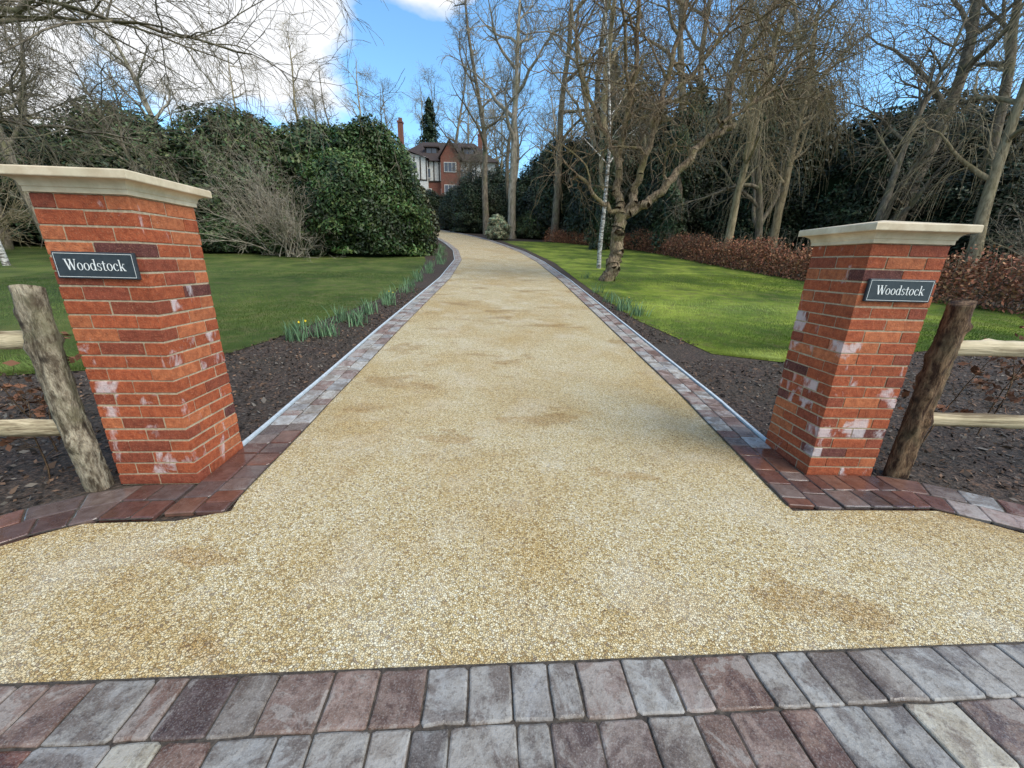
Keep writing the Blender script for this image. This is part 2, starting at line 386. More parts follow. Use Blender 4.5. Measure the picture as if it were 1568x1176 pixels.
# ---------------------------------------------------------------- gate pillars
def pillar(loc,rot,courses,ch,zplq,seed):
    r=random.Random(seed)
    e=empty('brick_gate_pillar',loc); e.rotation_euler=(0,0,rot)
    W=.465; k=W/.440; bl=.216*k; bh=.1035*k; g=.008*k; H=courses*ch
    V=[];F=[];C=[]
    def box(x0,x1,y0,y1,z0,z1):
        t=r.random()
        if t<.06: c=(.15,.048,.04)
        elif t<.26: c=(.30,.072,.036)
        elif t<.8: c=(.41,.098,.038)
        else: c=(.50,.155,.062)
        q=r.uniform(.85,1.12); salt=1.0 if r.random()<(.16 if z0<1.1 else .04) else 0.0
        c=[a*q for a in c]+[salt]
        j=lambda: r.uniform(-.0018,.0018)
        x0+=j();x1+=j();y0+=j();y1+=j();z0+=j();z1+=j(); cch=.0035
        o=len(V)
        for z,i in ((z0,cch),(z0+cch,0),(z1-cch,0),(z1,cch)):
            V.extend([(x0+i,y0+i,z),(x1-i,y0+i,z),(x1-i,y1-i,z),(x0+i,y1-i,z)])
        for l in range(3):
            for a in range(4):
                b=(a+1)%4; F.append((o+4*l+a,o+4*l+b,o+4*l+4+b,o+4*l+4+a))
        F.append((o+12,o+13,o+14,o+15)); F.append((o+3,o+2,o+1,o))
        C.extend([c]*16)
    h=W/2
    for i in range(courses):
        z0=i*ch+.004; z1=(i+1)*ch-.004
        L=[(-h,-h+bl,-h,-h+bh),(h-bl,h,-h,-h+bh),(-h,-h+bl,h-bh,h),(h-bl,h,h-bh,h),(-h,-h+bh,-h+bh+g,h-bh-g),(h-bh,h,-h+bh+g,h-bh-g)]
        for (a,b,c,d) in L:
            if i%2: a,b,c,d=c,d,a,b
            box(a,b,c,d,z0,z1)
    obj('bricks',mesh_py('bricks',V,F,cols=C,mats=[MAT_BRICK]),e)
    m=h-.0035; V=[];F=[]
    V=[(-m,-m,0),(m,-m,0),(m,m,0),(-m,m,0),(-m,-m,H),(m,-m,H),(m,m,H),(-m,m,H)]
    F=[(0,1,5,4),(1,2,6,5),(2,3,7,6),(3,0,4,7),(4,5,6,7)]
    obj('mortar',mesh_py('mortar',V,F,mats=[MAT_MORTAR]),e)
    prof=[(h-.02,0),(h+.012,0),(h+.012,.022)]
    for t in range(7):
        a=math.pi/2*t/6; prof.append((h+.016+.036*(1-math.cos(a)),.026+.036*math.sin(a)))
    prof+=[(h+.072,.064),(h+.074,.068),(h+.074,.100),(h+.070,.106),(.01,.150)]
    V=[];F=[]
    for hw,z in prof: V+=[(-hw,-hw,z),(hw,-hw,z),(hw,hw,z),(-hw,hw,z)]
    for l in range(len(prof)-1):
        for a in range(4):
            b=(a+1)%4; F.append((4*l+a,4*l+b,4*l+4+b,4*l+4+a))
    F.append(tuple(4*(len(prof)-1)+a for a in range(4)))
    obj('stone_cap',mesh_py('cap',V,F,mats=[MAT_CAP]),e,loc=(0,0,H))
    add_plaque(e,-h,zplq)
    return e
pillar((-2.22,2.345,.006),math.radians(4),22,.0760,1.325,3)
pillar((2.335,2.665,.006),math.radians(1),21,.0742,1.29,5)

# ---------------------------------------------------------------- posts and rails
def log(p0,p1,r,mat,name,parent,seed,n=14,m=22,top=True,flat=1.0):
    r_=np.random.default_rng(seed); p0=np.array(p0,float);p1=np.array(p1,float);d=p1-p0;L=np.linalg.norm(d);d/=L
    up=np.array([0,0,1.]) if abs(d[2])<.9 else np.array([1.,0,0])
    u=np.cross(d,up);u/=np.linalg.norm(u);v=np.cross(u,d)
    ang=np.linspace(0,2*math.pi,n,endpoint=False); ph=r_.uniform(0,6,6)
    V=[];F=[];knots=[(r_.uniform(.1,.95),r_.uniform(0,6.28)) for _ in range(10)]
    for j in range(m+1):
        t=j/m; c=p0+d*L*t+u*math.sin(t*3+ph[0])*.016+v*math.sin(t*4+ph[1])*.012
        for a in ang:
            rr=r*(1+.08*math.sin(3*a+ph[2]+t*2)+.05*math.sin(5*a+ph[3]+t*7)+r_.normal(0,.025))*(1-.10*t)
            for kt,ka in knots:
                dd=((t-kt)*L/.035)**2+(min(abs(a-ka),6.283-abs(a-ka))/.4)**2
                rr+=r*.32*math.exp(-dd)
            zc=(.02*math.cos(a+ph[4]) if j==m and top else 0)
            V.append(c+u*math.cos(a)*rr*flat+v*math.sin(a)*rr+d*zc)
    for j in range(m):
        for i in range(n):
            b=(i+1)%n; F.append((j*n+i,j*n+b,(j+1)*n+b,(j+1)*n+i))
    F.append(tuple(m*n+i for i in range(n))); F.append(tuple(range(n))[::-1])
    return obj(name,mesh_py(name,V,F,mats=[mat],smooth=True),parent)
def fence(side):
    e=empty('post_and_rail_fence')
    if side<0: posts=[(-2.58,2.08),(-4.5,1.75),(-6.6,1.2)]; zt=1.21; mt=MAT_POST
    else: posts=[(2.80,2.46),(4.7,2.45),(6.8,2.3)]; zt=1.23; mt=MAT_POST2
    for k,(x,y) in enumerate(posts): log((x+.03*(-side),y,-.05),(x,y,zt),.066,mt,'post_%d'%k,e,40+k+side,20,56)
    for k in range(2):
        (x0,y0),(x1,y1)=posts[k],posts[k+1]
        for z in (.94,.40 if side<0 else .44):
            log((x0,y0+.01,z),(x1,y1+.01,z+random.uniform(-.03,.03)),.052,MAT_RAIL,'rail',e,int(z*100)+k+3*side+9,10,36,False,.5)
fence(-1); fence(1)

# ---------------------------------------------------------------- vegetation tools
def leafmesh(P,N,size,cols,asp=.5,seed=0):
    r=np.random.default_rng(seed); n=len(P)
    R=r.normal(size=(n,3)); T=np.cross(N,R); T/=np.linalg.norm(T,axis=1)[:,None]+1e-9
    B=np.cross(N,T); B/=np.linalg.norm(B,axis=1)[:,None]+1e-9
    s=size[:,None]
    V=np.stack([P-T*s,P-B*s*asp,P+T*s,P+B*s*asp],1).reshape(-1,3)
    F=np.arange(4*n).reshape(-1,4); C=np.repeat(cols,4,axis=0)
    return V,F,C
def lump(V,seed,amp=.15):
    rr=np.random.default_rng(seed); k=rr.normal(size=(6,3))*3; ph=rr.uniform(0,6,6)
    return 1+amp*sum(np.sin(V@k[i]+ph[i]) for i in range(6))/3
def ico(c,r,seed,amp=.15,sub=3):
    import bmesh
    bm=bmesh.new(); bmesh.ops.create_icosphere(bm,subdivisions=sub,radius=1)
    V=np.array([v.co[:] for v in bm.verts]); F=[[v.index for v in f.verts] for f in bm.faces]; bm.free()
    return V*lump(V,seed,amp)[:,None]*np.array(r)+np.array(c),np.array(F)
def bush_mesh(rx,ry,H,n,leaf,col,nb=40,seed=0,br=.3,up=.35,top=1.0):
    r=np.random.default_rng(seed)
    th=r.uniform(0,2*math.pi,nb); zz=r.uniform(-.05,1,nb); rad=np.sqrt(np.clip(1-zz**2*top,0.02,1))*r.uniform(.66,1.02,nb)
    C=np.stack([rx*.8*rad*np.cos(th),ry*.8*rad*np.sin(th),H*.86*zz],1)
    R=br*min(rx,ry,H)*r.uniform(.4,1.25,nb)
    pr=R**2/np.sum(R**2)
    bi=r.choice(nb,n,p=pr); D=r.normal(size=(n,3)); D/=np.linalg.norm(D,axis=1)[:,None]
    D[:,2]=np.where(D[:,2]<-.3,-D[:,2],D[:,2])
    ln=1+.22*np.sin(D[:,0]*5+bi)*np.sin(D[:,1]*4+bi*2.)+.15*np.sin(D[:,2]*8+bi)
    P=C[bi]+D*(R[bi]*ln*r.uniform(.65,1.22,n))[:,None]*np.array([1,1,.9])
    keep=(P[:,2]>.02)&(((P[:,0]/rx)**2+(P[:,1]/ry)**2+(np.clip(P[:,2],0,None)/H)**2)>.42)
    P=P[keep];D=D[keep];bi=bi[keep]; cf=r.uniform(.65,1.35,nb)[bi]
    m=int(n*.6); E=r.normal(size=(m,3)); E/=np.linalg.norm(E,axis=1)[:,None]
    Q=E*(lump(E,seed)*r.uniform(1.0,1.22,m))[:,None]*np.array([rx*.74,ry*.74,H*.52])+np.array([0,0,H*.36])
    kq=Q[:,2]>.02; Q=Q[kq];E=E[kq]
    P=np.concatenate([P,Q]);D=np.concatenate([D,E]);cf=np.concatenate([cf,.75+.3*np.sin(E[:,0]*7+E[:,2]*9+seed)])
    N=D+r.normal(size=D.shape)*.6+np.array([0,0,up]); N/=np.linalg.norm(N,axis=1)[:,None]
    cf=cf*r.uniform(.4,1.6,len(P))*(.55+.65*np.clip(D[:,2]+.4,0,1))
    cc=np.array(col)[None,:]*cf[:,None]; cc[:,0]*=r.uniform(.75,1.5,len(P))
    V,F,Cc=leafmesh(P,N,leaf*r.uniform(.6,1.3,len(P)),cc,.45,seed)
    return V,F,Cc
def bush(name,x,y,rx,ry,H,n,leaf,col,nb=40,seed=0,br=.3,mat=None,rot=0,**k):
    V,F,C=bush_mesh(rx,ry,H,n,leaf,col,nb,seed,br,**k)
    e=empty(name,(x,y,hf(y)))
    obj('foliage',mesh_np(name+'_leaves',V,F,C,mat or MAT_LEAF),e,rot=(0,0,rot))
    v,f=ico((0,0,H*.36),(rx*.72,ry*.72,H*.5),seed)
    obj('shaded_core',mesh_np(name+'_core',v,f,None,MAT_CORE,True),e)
    return e

def norm(d):
    l=math.sqrt(d[0]*d[0]+d[1]*d[1]+d[2]*d[2])+1e-9; return (d[0]/l,d[1]/l,d[2]/l)
def branch(out,p,d,L,r,lev,S,R):
    s=S[lev]; n=s['n']; st=L/n; w=s.get('w',.15); tr=s.get('t',0); rr0=r
    last=lev+1>=len(S)
    for i in range(n):
        d=norm((d[0]+R.gauss(0,w),d[1]+R.gauss(0,w),d[2]+R.gauss(0,w)+tr))
        q=(p[0]+d[0]*st,p[1]+d[1]*st,p[2]+d[2]*st); f=(i+1)/n
        r1=rr0*(1-f*s.get('tap',.8)); out.append((p,q,r,r1)); p=q; r=r1
        if not last and f>s.get('s0',.2):
            kn=s['k']/n; m=int(kn)+(R.random()<kn-int(kn))
            for _ in range(m):
                a=math.radians(R.uniform(*s.get('a',(35,65)))); ph=R.uniform(0,2*math.pi)
                ux=norm((d[1]+.01,-d[0],0.02)); vx=(d[1]*ux[2]-d[2]*ux[1],d[2]*ux[0]-d[0]*ux[2],d[0]*ux[1]-d[1]*ux[0])
                c,sn=math.cos(a),math.sin(a); e1,e2=math.cos(ph)*sn,math.sin(ph)*sn
                cd=(d[0]*c+ux[0]*e1+vx[0]*e2,d[1]*c+ux[1]*e1+vx[1]*e2,d[2]*c+ux[2]*e1+vx[2]*e2+s.get('cu',0))
                S2=S[lev+1]
                Lc=S2['L']*R.uniform(.55,1.15)*(1-.5*f if s.get('cone',True) else 1)
                branch(out,p,norm(cd),Lc,max(min(r*.75,S2['r']*R.uniform(.7,1.2)),.002),lev+1,S,R)
def tubes(segs,rmin=.0):
    A=np.array([s[0] for s in segs]);B=np.array([s[1] for s in segs]);r0=np.array([s[2] for s in segs]);r1=np.array([s[3] for s in segs])
    r0=np.maximum(r0,rmin);r1=np.maximum(r1,rmin*.6)
    Vs=[];Fs=[];off=0
    for mask,n in ((r0>.035,8),(r0<=.035,3)):
        if not mask.any(): continue
        a,b,ra,rb=A[mask],B[mask],r0[mask],r1[mask]; d=b-a; L=np.linalg.norm(d,axis=1)[:,None]+1e-9; d=d/L
        b=b+d*ra[:,None]*.3
        ref=np.where(np.abs(d[:,2:3])<.9,np.array([[0,0,1.]]),np.array([[1.,0,0]]))
        u=np.cross(d,ref);u/=np.linalg.norm(u,axis=1)[:,None];v=np.cross(d,u)
        ang=np.arange(n)*2*math.pi/n; cs,sn=np.cos(ang),np.sin(ang)
        ring=u[:,None,:]*cs[None,:,None]+v[:,None,:]*sn[None,:,None]
        v0=a[:,None,:]+ring*ra[:,None,None]; v1=b[:,None,:]+ring*rb[:,None,None]
        V=np.concatenate([v0,v1],1).reshape(-1,3); m=len(a); base=np.arange(m)[:,None]*2*n+off
        i=np.arange(n);j=(i+1)%n
        F=np.stack([base+i,base+j,base+n+j,base+n+i],-1).reshape(-1,4)
        Vs.append(V);Fs.append(F);off+=len(V)
    return np.concatenate(Vs),np.concatenate(Fs)
def tmesh(name,segs,mat,rmin=0): 
    V,F=tubes(segs,rmin); return mesh_np(name,V,F,None,mat,True)

def tall(seed,H=20,r=.32,limb=7,trop=.05,mat=MAT_BARK,k0=17,droop=0,rmin=.012,s0=.28,kk=(10,9)):
    R=random.Random(seed); out=[]
    S=[dict(n=12,L=H,w=.06,t=.04,k=k0,a=(30,62),s0=s0,tap=.88),
       dict(n=7,L=limb,r=.13,w=.19,t=trop,k=kk[0],a=(30,60),s0=.15,tap=.85),
       dict(n=5,L=limb*.42,r=.045,w=.22,t=trop*.6-droop,k=kk[1],a=(25,60),s0=.1,tap=.8),
       dict(n=3,L=limb*.2,r=.016,w=.24,t=-droop,tap=.6)]
    branch(out,(0,0,-.3),(0,0,1),H,r,0,S,R)
    return tmesh('tall_tree_%d'%seed,out,mat,rmin)
TREES=[tall(1),tall(2,23,.36,6.5),tall(3,18,.28,6.5,.07,MAT_BARKL),tall(4,21,.3,7,.0,MAT_TWIG,15,.05),
       tall(5,12,.2,5.5,.04,MAT_BARK,22,.02,.011,.12,(11,9))]
def place_tree(name,k,x,y,s=1,rz=None,lean=(0,0),parent=None,sx=1):
    return obj(name,TREES[k],parent,loc=(x,y,hf(y)),rot=(lean[0],lean[1],random.uniform(0,6.28) if rz is None else rz),sc=(s*sx,s*sx,s))

for k,x,y,s,rz,ln in [(2,-.3,40,1.5,1.0,0),(1,-3.4,47,1.15,2.0,0),(0,3.5,38,1.25,.3,0),(2,7,34,1.1,2,0),(1,19.5,22,1.05,.5,.20),(0,24,21,1.0,2.2,.16),
    (3,15,27,1.0,1,0),(1,29,24,1.0,4.2,.1),(0,13,33,1.2,3,0),(0,-24,19,.8,1,0),(3,-30,24,.85,2,0),(2,-19,25,.75,3,0),(1,-17,15,.5,4,0),(3,-21,14.5,.55,1.,0),
    (4,-15.5,18.5,.62,1,0),(4,-23,13,.7,2,0),(0,-27,16,.7,3,0),(4,-30,18,.9,4,0),(1,-34,27,.95,5,0),(3,6,29,1.05,2.5,0),(0,10,27,1.05,4.4,0),(4,23,17,1.1,1.6,0),
    (2,21,30,1.25,1.5,.05),(1,9,44,1.3,3.3,0),(0,17,38,1.35,.4,0),(2,33,28,1.1,1.1,.1),(4,13,22,1.0,.2,0),(4,17.5,20,1.05,3.9,0),(4,10.5,31,1.2,5.5,0)]:
    place_tree('beech_tree',k,x,y,s,rz,(0,ln))

wood=empty('distant_woodland')
r=random.Random(5)
for i in range(36):
    y=r.uniform(48,105); x=r.uniform(-1.3,1.3)*y*.95
    if -.42<x/y<-.03: continue
    place_tree('tree',r.randrange(5),x,y,r.uniform(.8,1.2),r.uniform(0,6),parent=wood)
for i in range(14):
    y=r.uniform(90,108); x=(-.45+.44*i/13)*y
    place_tree('tree',(0,1,2,3)[i%4],x,y,r.uniform(1.05,1.35)*(1+.12*(i>7)),r.uniform(0,6),parent=wood)
for k,x,y,s in [(4,-5.2,56,.85),(4,-8.0,60,.8),(3,-2.2,58,.75),(4,-13.5,50,.6),(2,-6.5,63,.8),(4,-3.8,61,1.0)]:
    place_tree('tree',k,x,y,s,x,parent=wood)
def conifer(seed,H=18):
    R=np.random.default_rng(seed); n=26000; t=R.uniform(.08,1,n)**.9; z=t*H
    lay=np.floor(t*18); th=R.uniform(0,6.283,n); wv=.4+.6*np.sin(th*4+lay*2.3)
    rad=(1-t)**.7*H*.30*np.clip(wv,.12,1)*R.uniform(.2,1,n)+.08
    P=np.stack([rad*np.cos(th),rad*np.sin(th),(lay/18)*H-rad*.2+R.normal(0,.28,n)],1)
    N=np.stack([np.cos(th)*.4,np.sin(th)*.4,np.ones(n)],1)+R.normal(0,.5,(n,3)); N/=np.linalg.norm(N,axis=1)[:,None]
    c=np.array([[.045,.07,.038]])*R.uniform(.5,1.6,n)[:,None]
    V,F,C=leafmesh(P,N,R.uniform(.12,.3,n),c,.35,seed); return mesh_np('conifer_foliage',V,F,C,MAT_LEAF)
CON=conifer(3); tr=[];branch(tr,(0,0,-.3),(0,0,1),18,.25,0,[dict(n=6,w=.01,tap=.9,k=0)],random.Random(2)); CTR=tmesh('conifer_trunk',tr,MAT_BARK)
for i,(x,y,s) in enumerate([(-18.5,92,1.15),(-37,62,.62),(-41,64,.66),(12,60,1.2)]):
    obj('conifer',CON,wood,loc=(x,y,hf(y)),sc=(s,s,s),rot=(0,0,i)); obj('conifer_trunk',CTR,wood,loc=(x,y,hf(y)),sc=(s,s,s))
EV=[]
for sd in (1,2):
    V,F,C=bush_mesh(4.2,4.2,9,34000,.15,(.038,.060,.028),80,sd,.27,top=.8)
    EV.append(mesh_np('evergreen_leaves_%d'%sd,V,F,C,MAT_LEAF))
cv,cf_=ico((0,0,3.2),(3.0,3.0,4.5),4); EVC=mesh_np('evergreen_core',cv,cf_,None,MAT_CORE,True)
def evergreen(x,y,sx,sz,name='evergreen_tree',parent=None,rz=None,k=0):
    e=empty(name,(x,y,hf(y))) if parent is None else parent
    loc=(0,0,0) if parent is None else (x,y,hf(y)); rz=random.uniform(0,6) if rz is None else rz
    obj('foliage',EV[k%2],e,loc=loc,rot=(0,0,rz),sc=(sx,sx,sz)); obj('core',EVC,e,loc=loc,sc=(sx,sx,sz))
for i in range(30):
    y=r.uniform(50,90); x=-80+160*i/29+r.uniform(-3,3)
    if -24<x<2: continue
    evergreen(x,y,r.uniform(.9,1.4),r.uniform(.5,.9),parent=wood,k=i)
ev=[(4.5,42,.9,1.0),(9,39,1.0,1.25),(14,35,1.05,1.2),(19,32,1.05,1.15),(24,30,1.1,1.0),(29,28,1.1,.9),(34,25,1.1,.8),(3,48,1,.85),(-1,52,.9,.62),(12,44,1.1,1.5),(22,38,1.2,1.4),(32,34,1.2,1.2),(40,30,1.2,1.0),
    (-4.8,50,.72,.66),(-7.6,57,.75,.6),(-3,58,.9,.8),(-13.5,62,.8,.5),(16,28,.7,.7),(24,22,.75,.55),(20,25,.7,.75),(7,36,.75,.95),(11,31,.7,.85)]
for i,(x,y,a,b) in enumerate(ev): evergreen(x,y,a,b,k=i)

# left shrubbery
bush('laurel_shrub',-7.7,21.3,3.4,3,6.0,75000,.095,(.056,.104,.028),110,21,.22)
bush('rhododendron_bush',-11.2,25,4.2,4,6.7,50000,.12,(.054,.088,.028),90,22,.22)
bush('rhododendron_bush',-15.2,24,4.6,4,6.9,50000,.12,(.052,.084,.028),100,23,.22)
bush('rhododendron_bush',-20.5,23,4.6,4,6.6,45000,.12,(.058,.085,.032),80,24,.24)
bush('rhododendron_bush',-27,23,4.8,4,6.0,36000,.13,(.05,.075,.03),70,25,.24)
bush('rhododendron_bush',-34,24,5,4,5.6,30000,.14,(.05,.075,.03),60,32,.25)
bush('laurel_shrub',-11,20.4,2.2,1.4,1.6,20000,.08,(.058,.10,.03),40,26,.35)
bush('laurel_shrub',-14.5,20.6,2.6,1.4,1.5,20000,.08,(.05,.085,.03),40,27,.35)
bush('laurel_shrub',-19.5,20.3,3.0,1.5,1.9,20000,.09,(.055,.085,.03),40,28,.35)
bush('rhododendron_bush',-6.4,24.5,1.7,2.6,4.2,18000,.11,(.06,.075,.03),50,33,.3)
bush('rhododendron_bush',-9.6,34,2.6,3.0,4.6,22000,.13,(.05,.08,.026),50,29,.3)
bush('variegated_shrub',-1.6,37.5,1.15,1.1,1.9,9000,.09,(.30,.36,.22),30,30,.35)
bush('rhododendron_bush',2.0,40.5,2.6,1.5,2.4,12000,.1,(.045,.07,.024),40,31,.35)
def ivy(x,y,H,rad,n,seed):
    R=np.random.default_rng(seed); t=R.uniform(0,1,n); a=R.uniform(0,6.283,n)
    rr=rad*(1+.5*np.sin(t*14+a*2)+.3*np.sin(t*31+a*3))*(1.1-.6*t)*R.uniform(.5,1.25,n)+.15
    P=np.stack([rr*np.cos(a),rr*np.sin(a),t*H],1); N=np.stack([np.cos(a),np.sin(a),np.full(n,.2)],1)+R.normal(0,.5,(n,3)); N/=np.linalg.norm(N,axis=1)[:,None]
    c=np.array([[.05,.075,.03]])*(R.uniform(.4,1.6,n)*(.8+.3*np.sin(t*20+a)))[:,None]
    V,F,C=leafmesh(P,N,R.uniform(.05,.13,n),c,.6,seed); obj('ivy_vine',mesh_np('ivy',V,F,C,MAT_LEAF),None,loc=(x,y,hf(y)))
for i,(x,y,H,rd) in enumerate([(15,27,9,.6),(13,33,11,.7),(10,27,8,.55),(6,29,7,.5),(27,21,8,.7)]): ivy(x,y,H,rd,9000,200+i)

def shrub(name,x,y,H,spread,n,seed,mat,rm=.006):
    R=random.Random(seed); out=[]
    S=[dict(n=7,w=.12,t=-.02,k=7,a=(20,50),s0=.25,tap=.8),dict(n=4,L=H*.38,r=.014,w=.2,t=0,k=5,a=(25,55),tap=.7),dict(n=3,L=H*.18,r=.007,w=.25,tap=.6)]
    for i in range(n):
        a=R.uniform(0,6.283); s=R.uniform(.1,spread)
        branch(out,(R.gauss(0,.3),R.gauss(0,.3),0),norm((math.cos(a)*s,math.sin(a)*s,1)),H*R.uniform(.7,1.15),.03,0,S,R)
    return obj(name,tmesh(name,out,mat,rm),None,loc=(x,y,hf(y)))
shrub('bare_shrub',-11.6,19.6,4.3,1.3,60,61,MAT_BARKL,.007)
shrub('bare_shrub',-10.2,19.0,2.8,1.5,35,62,MAT_BARKL,.007)
shrub('bare_shrub',-23,17,4.5,1.4,50,63,MAT_TWIG,.008)
shrub('bare_shrub',-17.5,17.8,3.2,1.5,35,64,MAT_BARKL,.007)
shrub('bare_shrub',19,14,3.4,1.5,50,65,MAT_BARK,.007)
shrub('bare_shrub',15.5,11,2.6,1.5,40,66,MAT_BARK,.006)

def custom_tree(name,x,y,limbs,S,seed,mat,rm=.005,kink=.03,k0=0.0):
    R=random.Random(seed); out=[]
    for li,(pts,r0,r1,kid) in enumerate(limbs):
        n=len(pts)
        P=np.array(pts,float); t=np.linspace(0,n-1,(n-1)*5+1); Q=np.stack([np.interp(t,range(n),P[:,i]) for i in range(3)],1)
        for _ in range(2): Q[1:-1]=(Q[:-2]+Q[1:-1]*2+Q[2:])/4
        Q[1:-1]+=np.random.default_rng(seed+li).normal(0,kink,(len(Q)-2,3))
        m=len(Q)-1
        for i in range(m):
            ra=r0+(r1-r0)*i/m; rb=r0+(r1-r0)*(i+1)/m
            out.append((tuple(Q[i]),tuple(Q[i+1]),ra,rb))
            if i<m*k0: continue
            for _ in range(int(kid/m)+(R.random()<kid/m%1)):
                d=norm(tuple(Q[i+1]-Q[i])); dd=norm((d[0]*.6+R.gauss(0,.7),d[1]*.6+R.gauss(0,.7),d[2]*.5+R.gauss(.25,.5)))
                branch(out,tuple(Q[i+1]),dd,S[0]['L']*R.uniform(.6,1.2),min(rb*.7,S[0]['r']),0,S,R)
    return obj(name,tmesh(name,out,mat,rm),None,loc=(x,y,hf(y)))
S_weep=[dict(n=8,L=2.4,r=.04,w=.36,t=.04,k=9,a=(30,85),tap=.75,cone=False),
        dict(n=6,L=1.4,r=.014,w=.26,t=-.07,k=6,a=(20,70),tap=.6,cone=False),
        dict(n=5,L=.85,r=.006,w=.2,t=-.22,tap=.5)]
limbs=[([(-.25,0,-.1),(-.08,0,.15),(0,0,.5),(.06,0,1.1),(.1,0,1.7),(.12,0,2.1)],.25,.19,0),
 ([(.12,0,2.05),(.0,.1,2.6),(-.15,.1,3.5),(-.1,.1,4.3),(.15,.0,6.0),(-.1,0,8.2)],.15,.05,22),
 ([(.12,0,2.05),(.45,-.1,2.6),(.5,-.2,3.3),(.75,-.3,4.4),(1.0,-.2,6.0),(1.5,0,8.4)],.14,.05,22),
 ([(.12,0,2.0),(.7,-.2,2.35),(1.2,-.3,2.75),(1.9,-.2,3.7),(2.5,-.1,4.3),(3.3,.1,4.7)],.15,.08,6),
 ([(3.2,.1,4.7),(3.0,.2,5.6),(3.6,.2,6.9),(4.0,.3,8.0)],.07,.03,16),
 ([(2.4,-.1,4.2),(2.9,-.4,4.7),(3.9,-.5,5.4),(4.6,-.5,6.1)],.07,.03,14),
 ([(.08,0,2.0),(-.5,-.2,2.4),(-1.1,-.3,2.9),(-1.5,-.2,3.2),(-1.7,-.2,2.8)],.07,.03,3),
 ([(0,.1,3.6),(-.9,.3,4.8),(-1.6,.3,6.2),(-1.7,.3,7.6)],.08,.03,18),
 ([(.6,-.3,4.6),(1.7,-.8,5.9),(2.6,-1,7.2)],.07,.03,16),
 ([(.0,.1,5.2),(-.6,-1,6.6),(-1.0,-1.8,7.8)],.05,.03,12)]
custom_tree('weeping_tree',3.3,13.6,limbs,S_weep,71,MAT_WEEP,.0052,.045,.4)
R=random.Random(9);out=[]
branch(out,(0,0,-.2),(0,.02,1),12,.10,0,[dict(n=14,w=.045,t=.02,k=26,a=(30,60),s0=.35,tap=.85),dict(n=5,L=2.6,r=.03,w=.15,t=.02,k=8,a=(25,55)),dict(n=4,L=1.2,r=.008,w=.15,t=-.15)],R)
bm_=tmesh('birch',out,MAT_BIRCH,.006)
obj('birch_tree',bm_,None,loc=(3.65,17.5,hf(17.5))); obj('birch_tree',bm_,None,loc=(-17.2,13.5,hf(13.5)),rot=(0,0,2))
def willow(seed,H=12):
    R=random.Random(seed);out=[]
    S=[dict(n=9,w=.07,t=.03,k=15,a=(35,65),s0=.3,tap=.8),dict(n=7,L=5,r=.1,w=.18,t=.02,k=12,a=(25,60),s0=.2),
       dict(n=6,L=2.4,r=.02,w=.14,t=-.22,k=7,a=(15,50),cone=False),dict(n=5,L=2.1,r=.007,w=.08,t=-.45,tap=.4)]
    branch(out,(0,0,-.2),(0,0,1),H,.24,0,S,R); return tmesh('willow_%d'%seed,out,MAT_TWIG,.009)
WI=[willow(1),willow(2)]
for i,(x,y,s) in enumerate([(10.8,21,.9),(18,16,1.0),(14.5,23,1.0),(26,18,1.0),(30,22,1.1),(22,15.5,1.05)]):
    obj('weeping_willow',WI[i%2],None,loc=(x,y,hf(y)),sc=(s,s,s),rot=(0,0,i*1.3))
S_over=[dict(n=8,L=1.9,r=.020,w=.15,t=-.03,k=9,a=(25,60),tap=.75,cone=False),
        dict(n=6,L=1.0,r=.007,w=.13,t=-.08,k=6,a=(20,55),tap=.6,cone=False),
        dict(n=4,L=.5,r=.004,w=.14,t=-.1,tap=.5)]
ol=[([(0,0,-.1),(.1,0,2),(0,.1,4),(.1,.1,6.5)],.22,.1,4),
 ([(0,0,3.2),(1.8,.3,4.1),(3.4,.5,4.5),(5.0,.6,4.2),(6.2,.7,4.0)],.055,.012,22),
 ([(0,0,4.2),(1.6,0,5.2),(3.4,.2,5.9),(5.2,.4,5.7),(6.8,.6,5.0)],.06,.012,24),
 ([(0,0,2.6),(1.3,.6,3.0),(2.6,.9,3.1),(4.0,1.0,2.9)],.05,.012,20),
 ([(0,0,5),(1.6,.8,6.4),(3.2,1.2,7.2),(4.8,1.4,7.2)],.06,.012,20),
 ([(0,0,3.8),(1.8,1.2,4.6),(3.0,2.0,5.0),(4.6,2.8,4.7)],.05,.012,20)]
custom_tree('overhanging_tree',-10.2,6.2,ol,S_over,81,MAT_BARK,.0038)

